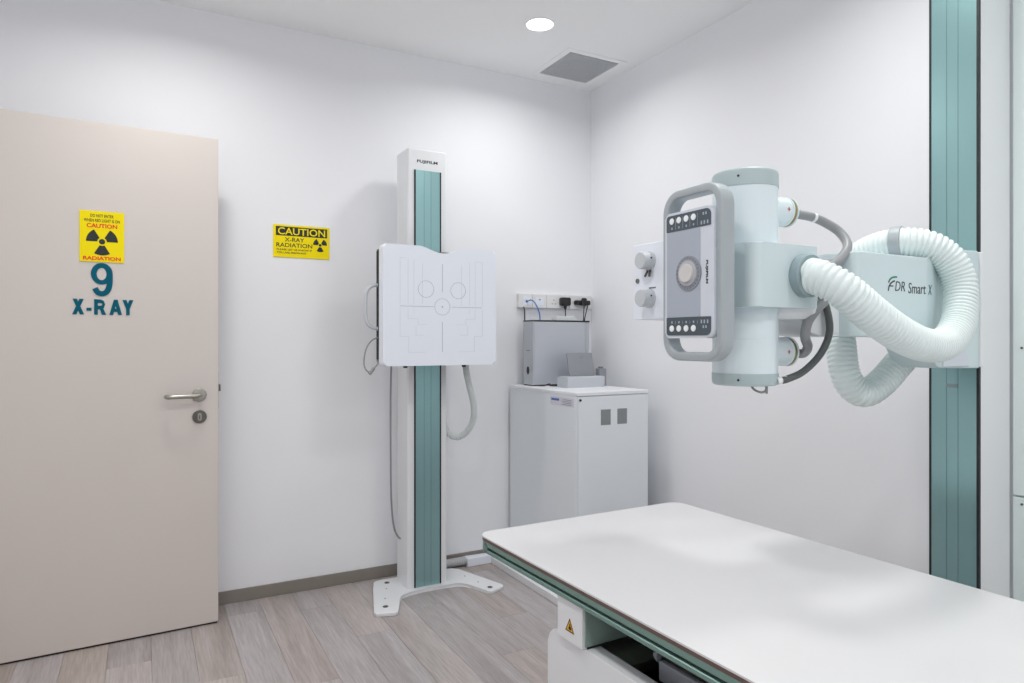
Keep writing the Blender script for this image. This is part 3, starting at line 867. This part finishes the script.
tab.location = (1.24 + 1.1*math.sin(TROT), 0.7 + 1.1*(1 - math.cos(TROT)), 0)

# ------------------------------------------------------------------ x-ray tube stand on the right
ts = thing('xray_tube_stand', 'floor to ceiling column with teal strip carrying a pale mint x-ray tube', 'x-ray machine', (2.24, 1.175, 0))
KX, KX1, KY0, KY1, KT = 2.150, 2.315, 1.104, 1.247, CEIL - 0.003
MB().prism(rrect(KX, KX1, KY0, KY1, 0.004, 3), 'z', 0.03, KT, 0.001, 1).build('column', 'white_enamel', ts)
MB().box(KX-0.06, XR-0.012, KY0-0.06, KY1+0.06, 0.0, 0.03, 0.004, 2).build('base_plate', 'white_enamel', ts)
kp = MB().box(KX-0.004, KX+0.002, KY0+0.007, KY1-0.005, 0.03, KT-0.002, 0.0008, 1).build('column_panel', 'teal_panel', ts)
for gy in (1.163, 1.196):
    MB().box(KX-0.0046, KX-0.004, gy-0.0006, gy+0.0006, 0.03, KT-0.004).build('groove', 'teal_groove', kp)
for a, b in ((KY0-0.001, KY0+0.007), (KY1-0.005, KY1+0.001)):
    MB().box(KX-0.006, KX+0.003, a, b, 0.03, KT-0.002, 0.0008, 1).build('edge_strip', 'black_rubber', ts)
MB().box(KX-0.006, KX-0.003, 1.163, 1.196, 1.085, 1.096).build('stop_tab', 'grey_ring', kp)
# carriage riding on the column
ca = MB().prism([(1.865, 1.240), (1.880, 1.215), (1.915, 1.156), (1.93, 1.150), (2.128, 1.146), (2.134, 1.152), (2.134, 1.478), (2.12, 1.486), (1.90, 1.478), (1.865, 1.46)], 'y', 1.094, 1.22, 0.006, 2).build('carriage', 'mint_housing', ts)
MB().box(2.124, 2.140, 1.088, 1.098, 1.150, 1.482, 0.002, 1).build('carriage_edge', 'white_enamel', ca)
MB().prism([(2.005 + 0.065*math.cos(PI*k/14), 1.153 + 0.062*math.sin(PI*k/14)) for k in range(15)], 'y', 1.090, 1.096, 0.002, 1).build('half_round_cover', 'display_white', ca)
# arm: slim beam from the tube's trunnion to the logo housing
ab = MB().prism(rrect(1.385, 1.60, 1.238, 1.430, (0.004, 0.02, 0.075, 0.004), 7), 'y', 1.115, 1.240, 0.006, 2).build('arm_beam', 'white_enamel', ts)
MB().box(1.530, 1.541, 1.1135, 1.1155, 1.398, 1.424).build('square_socket', 'slot_grey', ab)
MB().cyl((1.556, 1.115, 1.432-0.012), (1.556, 1.112, 1.432-0.012), 0.003, seg=10).build('screw', 'sign_black', ab)
lh = MB().prism([(1.534, 1.110), (1.536, 1.092), (1.544, 1.078), (1.558, 1.070), (1.830, 1.070), (1.8301, 1.0701), (1.925, 1.092), (1.925, 1.285), (1.534, 1.285)], 'z', 1.236, 1.447, 0.005, 2).build('arm_housing', 'mint_housing', ts)
LU = (1, 0, 0)
mb = MB()
text(mb, 'DR', (1.7125, 1.070, 1.366), LU, DV, 0.042, 0.025, depth=0.0007, shear=0.18)
mb.build('dark_lettering', 'text_dark', lh)
text(MB(), 'Smart', (1.7855, 1.070, 1.363), LU, DV, 0.076, 0.028, depth=0.0007, shear=0.1).build('dark_lettering', 'text_dark', lh)
chm = Vector((0.095, 0.022, 0)).normalized()
text(MB(), 'X', Vector((1.830, 1.070, 1.362)) + chm*0.022, chm, DV, 0.026, 0.026, depth=0.0007, shear=0.1).build('teal_letter', 'text_teal', lh)
mb = MB()
mb.prism(ribbon([(1.663, 1.353), (1.666, 1.364), (1.673, 1.372), (1.682, 1.377), (1.690, 1.379)], 0.0042), 'y', 1.0693, 1.070)
mb.prism(ribbon([(1.669, 1.3655), (1.684, 1.3655)], 0.0032), 'y', 1.0693, 1.070)
mb.build('curved_letter', 'text_dark', lh)
MB().prism(ribbon([(1.664, 1.374), (1.670, 1.382), (1.679, 1.387), (1.690, 1.389), (1.699, 1.389)], 0.0045), 'y', 1.0693, 1.070).build('green_swoosh', 'text_green', lh)
# trunnion box behind the tube
tb_ = MB().prism(rrect(1.185, 1.396, 1.070, 1.270, (0.004, 0.03, 0.03, 0.004), 5), 'z', 1.302, 1.447, 0.003, 2).build('trunnion_box', 'mint_housing', ts)
MB().lathe((1.385, 1.165, 1.302), (0, 0, -1), [(0.0, -0.002), (0.085, -0.002), (0.085, 0.010), (0.07, 0.024), (0.0, 0.026)], 40).build('swivel_disc', 'white_enamel', ts)
MB().lathe((1.346, 1.070, 1.376), (0, -1, 0), [(0.050, -0.001), (0.050, 0.020), (0.047, 0.024), (0.038, 0.024), (0.036, 0.015), (0, 0.012)], 40).build('hose_flange', 'grey_ring', ts)
# tube housing
TC = (1.270, 1.175)
MB().lathe((TC[0], TC[1], 1.150), (0, 0, 1), [(0, 0), (0.075, 0), (0.075, 0.436), (0, 0.436)], 56).build('tube_housing', 'mint_tube', ts)
for z0, z1, s in ((1.586, 1.626, 1), (1.150, 1.121, -1)):
    L_ = abs(z1-z0)
    cp_ = MB().lathe((TC[0], TC[1], z0), (0, 0, s), [(0, 0), (0.0765, 0), (0.0765, L_-0.010), (0.0742, L_-0.003), (0.070, L_), (0, L_)], 56).build('end_cap', 'mint_grey_cap', ts)
    a = math.radians(212)
    px_, py_ = TC[0] + 0.0765*math.cos(a), TC[1] + 0.0765*math.sin(a)
    MB().cyl((px_+0.001, py_+0.0006, (z0+z1)/2), (px_-0.0012, py_-0.0008, (z0+z1)/2), 0.0028, seg=10).build('screw', 'sign_black', cp_)
MB().lathe((TC[0], TC[1], 1.150), (0, 0, 1), [(0.0752, 0.08), (0.0758, 0.081), (0.0758, 0.140), (0.0752, 0.141)], 56).build('tube_band', 'mint_tube', ts)
for zc in (1.546, 1.199):
    o = MB().lathe((TC[0]+0.06, TC[1], zc), (1, 0, 0), [(0, 0), (0.035, 0), (0.035, 0.068), (0.0365, 0.069), (0.0365, 0.073), (0.034, 0.074), (0.034, 0.082), (0.037, 0.083), (0.037, 0.087), (0.028, 0.092), (0.013, 0.095), (0.011, 0.106), (0, 0.106)], 36).build('cable_connector', 'mint_tube', ts)
    MB().lathe((TC[0]+0.06, TC[1], zc), (1, 0, 0), [(0.0345, 0.074), (0.0358, 0.0745), (0.0358, 0.0815), (0.0345, 0.082)], 36).build('gold_ring', 'gold_ring', o)
    y_ = TC[1] - 0.0352
    mb = MB().box(1.381, 1.383, y_-0.0006, y_+0.002, zc-0.005, zc+0.005)
    mb.box(1.377, 1.387, y_-0.0006, y_+0.002, zc-0.001, zc+0.001)
    mb.build('red_cross_mark', 'red_mark', o)

P, _ = spline([(1.430, 1.175, 1.546), (1.47, 1.174, 1.545), (1.510, 1.170, 1.541), (1.545, 1.160, 1.528), (1.572, 1.145, 1.508), (1.570, 1.122, 1.481), (1.551, 1.105, 1.456), (1.510, 1.095, 1.427), (1.466, 1.092, 1.405), (1.43, 1.100, 1.385), (1.40, 1.13, 1.37)], 100)
uc = MB().tube(P, 0.0115, 14).build('high_voltage_cable', 'cable_grey', ts)
q = Vector((1.510, 1.170, 1.541)); d_ = Vector((0.038, -0.007, -0.008)).normalized()
MB().cyl(q - d_*0.004, q + d_*0.004, 0.0122, seg=16).build('white_band', 'white_enamel', uc)
P, _ = spline([(1.430, 1.175, 1.199), (1.452, 1.172, 1.194), (1.462, 1.160, 1.196), (1.447, 1.138, 1.212), (1.402, 1.110, 1.236), (1.394, 1.096, 1.271), (1.422, 1.090, 1.305), (1.451, 1.092, 1.325), (1.47, 1.12, 1.34)], 90)
MB().tube(P, 0.0115, 14).build('high_voltage_cable', 'cable_grey', ts)
P, _ = spline([(1.309, 1.100, 1.134), (1.326, 1.098, 1.137), (1.385, 1.1, 1.154), (1.446, 1.1, 1.196), (1.478, 1.1, 1.252), (1.470, 1.106, 1.316), (1.466, 1.125, 1.35)], 70)
MB().tube(P, 0.0085, 12).build('dark_cable', 'cable_dark', ts)
MB().cyl((1.300, 1.106, 1.132), (1.322, 1.0985, 1.1365), 0.0085, seg=14).build('cable_sleeve', 'white_enamel', ts)
P, _ = spline([(1.262, 1.150, 1.124), (1.262, 1.14, 1.112), (1.268, 1.125, 1.106), (1.276, 1.118, 1.110), (1.280, 1.120, 1.122)], 30)
MB().tube(P, 0.0028, 8).build('wire_loop', 'cable_grey', ts)
MB().cyl((1.279, 1.118, 1.124), (1.279, 1.118, 1.103), 0.003, seg=8).build('wire_end', 'cable_grey', ts)
# ribbed hose: from the flange forward and down, round the arm, up over it through the clip, behind it and back to the carriage
H1 = [(1.345, 1.056, 1.376), (1.348, 1.022, 1.366), (1.372, 0.985, 1.338), (1.430, 0.966, 1.292), (1.495, 0.962, 1.259), (1.562, 0.966, 1.236), (1.64, 0.975, 1.219), (1.718, 0.985, 1.214), (1.80, 1.000, 1.226), (1.87, 1.015, 1.265), (1.913, 1.030, 1.325), (1.928, 1.042, 1.388), (1.908, 1.060, 1.447), (1.868, 1.095, 1.485), (1.828, 1.150, 1.495), (1.822, 1.23, 1.482), (1.852, 1.31, 1.445), (1.868, 1.345, 1.385), (1.835, 1.335, 1.30), (1.797, 1.30, 1.213), (1.786, 1.28, 1.135), (1.806, 1.268, 1.090), (1.845, 1.255, 1.075), (1.898, 1.240, 1.105), (1.955, 1.225, 1.160), (1.99, 1.20, 1.205), (2.01, 1.19, 1.23)]
hose(H1, 0.0415, 0.0125, 0.0042, 28).build('ribbed_hose', 'hose_white', ts)
q = Vector((1.828, 1.150, 1.495)); d_ = (Vector((1.822, 1.23, 1.482)) - Vector((1.868, 1.095, 1.485))).normalized()
hc = MB().lathe(q - d_*0.014, d_, [(0.040, 0), (0.045, 0.0005), (0.046, 0.002), (0.046, 0.026), (0.045, 0.0275), (0.040, 0.028)], 36).build('hose_clip', 'grey_handle', ts)
MB().box(1.805, 1.847, 1.130, 1.172, 1.440, 1.460, 0.002, 1).build('clip_foot', 'grey_handle', hc)
# collimator with its two knobs
co = MB().prism(rrect(1.230, 1.474, 1.282, 1.483, 0.004, 3), 'x', 1.170, 1.370, 0.003, 2).build('collimator', 'white_panel', ts)
for zc, lever in ((1.435, True), (1.337, False)):
    kb = MB().lathe((1.170, 1.405, zc), (-1, 0, 0), [(0.025, 0), (0.025, 0.004), (0.0225, 0.005), (0.0225, 0.030), (0.021, 0.0325), (0, 0.0325)], 32).build('knob', 'knob_grey', co)
    MB().cyl((1.1705, 1.447, zc-0.002), (1.1685, 1.447, zc-0.002), 0.003, seg=10).build('dot', 'sign_black', co)
    MB().box(1.155, 1.159, 1.3815, 1.383, zc+0.004, zc+0.008).build('index_mark', 'sign_black', kb)
    if lever:
        mb = MB().cyl((1.168, 1.400, zc-0.024), (1.160, 1.394, zc-0.041), 0.003, seg=8)
        mb.cyl((1.168, 1.410, zc-0.024), (1.160, 1.412, zc-0.041), 0.003, seg=8)
        mb.build('lever_pin', 'dark_steel', kb)
    else:
        MB().box(1.1685, 1.1705, 1.380, 1.406, zc+0.026, zc+0.029).build('scale_mark', 'text_grey', co)
MB().lathe((1.170, 1.453, 1.386), (-1, 0, 0), [(0.0065, 0), (0.0065, 0.003), (0.004, 0.003), (0.0035, 0.001), (0, 0.001)], 18).build('push_button', 'slot_grey', co)
# control panel with its handle frame
PC, PZ0, PZ1 = 1.175, 1.182, 1.576
hy0, hy1 = 1.086, 1.264
path = [(1.118, a, b) for a, b in rrect(hy0+0.003, hy1-0.003, PZ0+0.008, PZ1-0.008, 0.042, 9)]
prof = []
for k in range(20):
    a = 2*PI*k/20
    ca_, sa_ = math.cos(a), math.sin(a)
    prof.append((0.0105*math.copysign(abs(ca_)**0.42, ca_), 0.020*math.copysign(abs(sa_)**0.42, sa_)))
hn = MB().tube(path, 0.01, closed=True, profile=prof, fixed_b=(1, 0, 0)).build('handle_frame', 'grey_handle', ts, angle=50)
MB().prism(rrect(1.150, 1.240, 1.310, 1.440, 0.01, 4), 'x', 1.105, 1.205, 0.004, 2).build('panel_mount', 'mint_housing', ts)
for z_ in (1.300, 1.450):
    MB().box(1.108, 1.128, 1.092, 1.258, z_-0.02, z_+0.02, 0.003, 1).build('handle_crossbar', 'grey_handle', ts)
cpn = MB().prism(rrect(1.096, 1.252, 1.232, 1.524, (0.012, 0.02, 0.02, 0.012), 6), 'x', 1.090, 1.110, 0.004, 2).build('control_panel', 'display_white', ts)
NX = (0, -1, 0)                      # the panel faces -x: its right is -y
XF = 1.090
MB().box(XF-0.0012, XF, 1.136, 1.2445, 1.281, 1.479).build('display_sheet', 'display_grey', cpn)
for z0, z1, top in ((1.480, 1.518, True), (1.2385, 1.280, False)):
    r_ = 0.008
    poly = rrect(1.103, 1.2455, z0, z1, (r_, 0.014, 0.002, 0.002) if top else (0.002, 0.002, 0.014, r_), 5)
    MB().prism(poly, 'x', XF-0.0015, XF).build('keypad_strip', 'keypad_dark', cpn)
    zb = 1.5045 if top else 1.2545
    for yb in (1.2265, 1.203, 1.179, 1.1555):
        MB().cyl((XF-0.001, yb, zb), (XF-0.0035, yb, zb), 0.0075, seg=18, bevel=0.001).build('button', 'button_white', cpn)
    mb = MB()
    zi = 1.488 if top else 1.269
    for yb in (1.2265, 1.203, 1.179, 1.1555):
        mb.box(XF-0.0019, XF-0.0015, yb-0.002, yb+0.002, zi-0.0025, zi+0.0025)
        mb.box(XF-0.0019, XF-0.0015, yb-0.0122, yb-0.0116, zi-0.004, zi+0.024 if top else zi+0.003)
    for ya in (1.112, 1.122, 1.131):
        mb.box(XF-0.0019, XF-0.0015, ya-0.002, ya+0.002, zi-0.004, zi+0.004)
    for ya in (1.117, 1.125):
        mb.box(XF-0.0019, XF-0.0015, ya-0.002, ya+0.002, zb+0.000, zb+0.006)
    mb.build('keypad_symbols', 'display_grey', cpn)
dlr = MB().lathe((XF, 1.172, 1.379), (-1, 0, 0), [(0.040, 0.0), (0.040, 0.003), (0.029, 0.004), (0.029, 0.001), (0.0, 0.001)], 44).build('dial_ring', 'dial_ring', cpn)
MB().lathe((XF, 1.172, 1.379), (-1, 0, 0), [(0.029, 0.001), (0.029, 0.006), (0.022, 0.007), (0, 0.007)], 40).build('dial_scale', 'dial_mid', cpn)
MB().lathe((XF, 1.172, 1.379), (-1, 0, 0), [(0.0215, 0.006), (0.021, 0.010), (0.0195, 0.012), (0, 0.012)], 36).build('dial_knob', 'dial_knob', cpn)
mb = MB()
for k in range(24):
    a = 2*PI*k/24
    y_, z_ = 1.172 + 0.0345*math.cos(a), 1.379 + 0.0345*math.sin(a)
    mb.box(XF-0.0045, XF-0.0034, y_-0.0012, y_+0.0012, z_-0.0012, z_+0.0012)
mb.build('dial_marks', 'text_grey', cpn)
text(MB(), 'FUJIFILM', (XF, 1.116, 1.378), (0, 0, -1), (0, -1, 0), 0.052, 0.0078, depth=0.0006, bold=0.04).build('lettering', 'text_dark', cpn)

# pale green equipment panel on the wall behind the column
gp = thing('wall_panel', 'tall pale green panel on the right wall behind the tube column', 'panel', (2.38, 0.80, 0))
MB().box(2.319, XR-0.0085, 0.62, 1.100, 0.759, CEIL-0.004, 0.004, 2).build('upper_cover', 'green_panel', gp)
MB().box(2.319, XR-0.0085, 0.62, 1.100, 0.065, 0.755, 0.004, 2).build('lower_cover', 'green_panel', gp)
for z_ in (1.204, 0.735):
    MB().cyl((2.3195, 1.074, z_), (2.3165, 1.074, z_), 0.0035, seg=10).build('screw', 'foot_steel', gp)
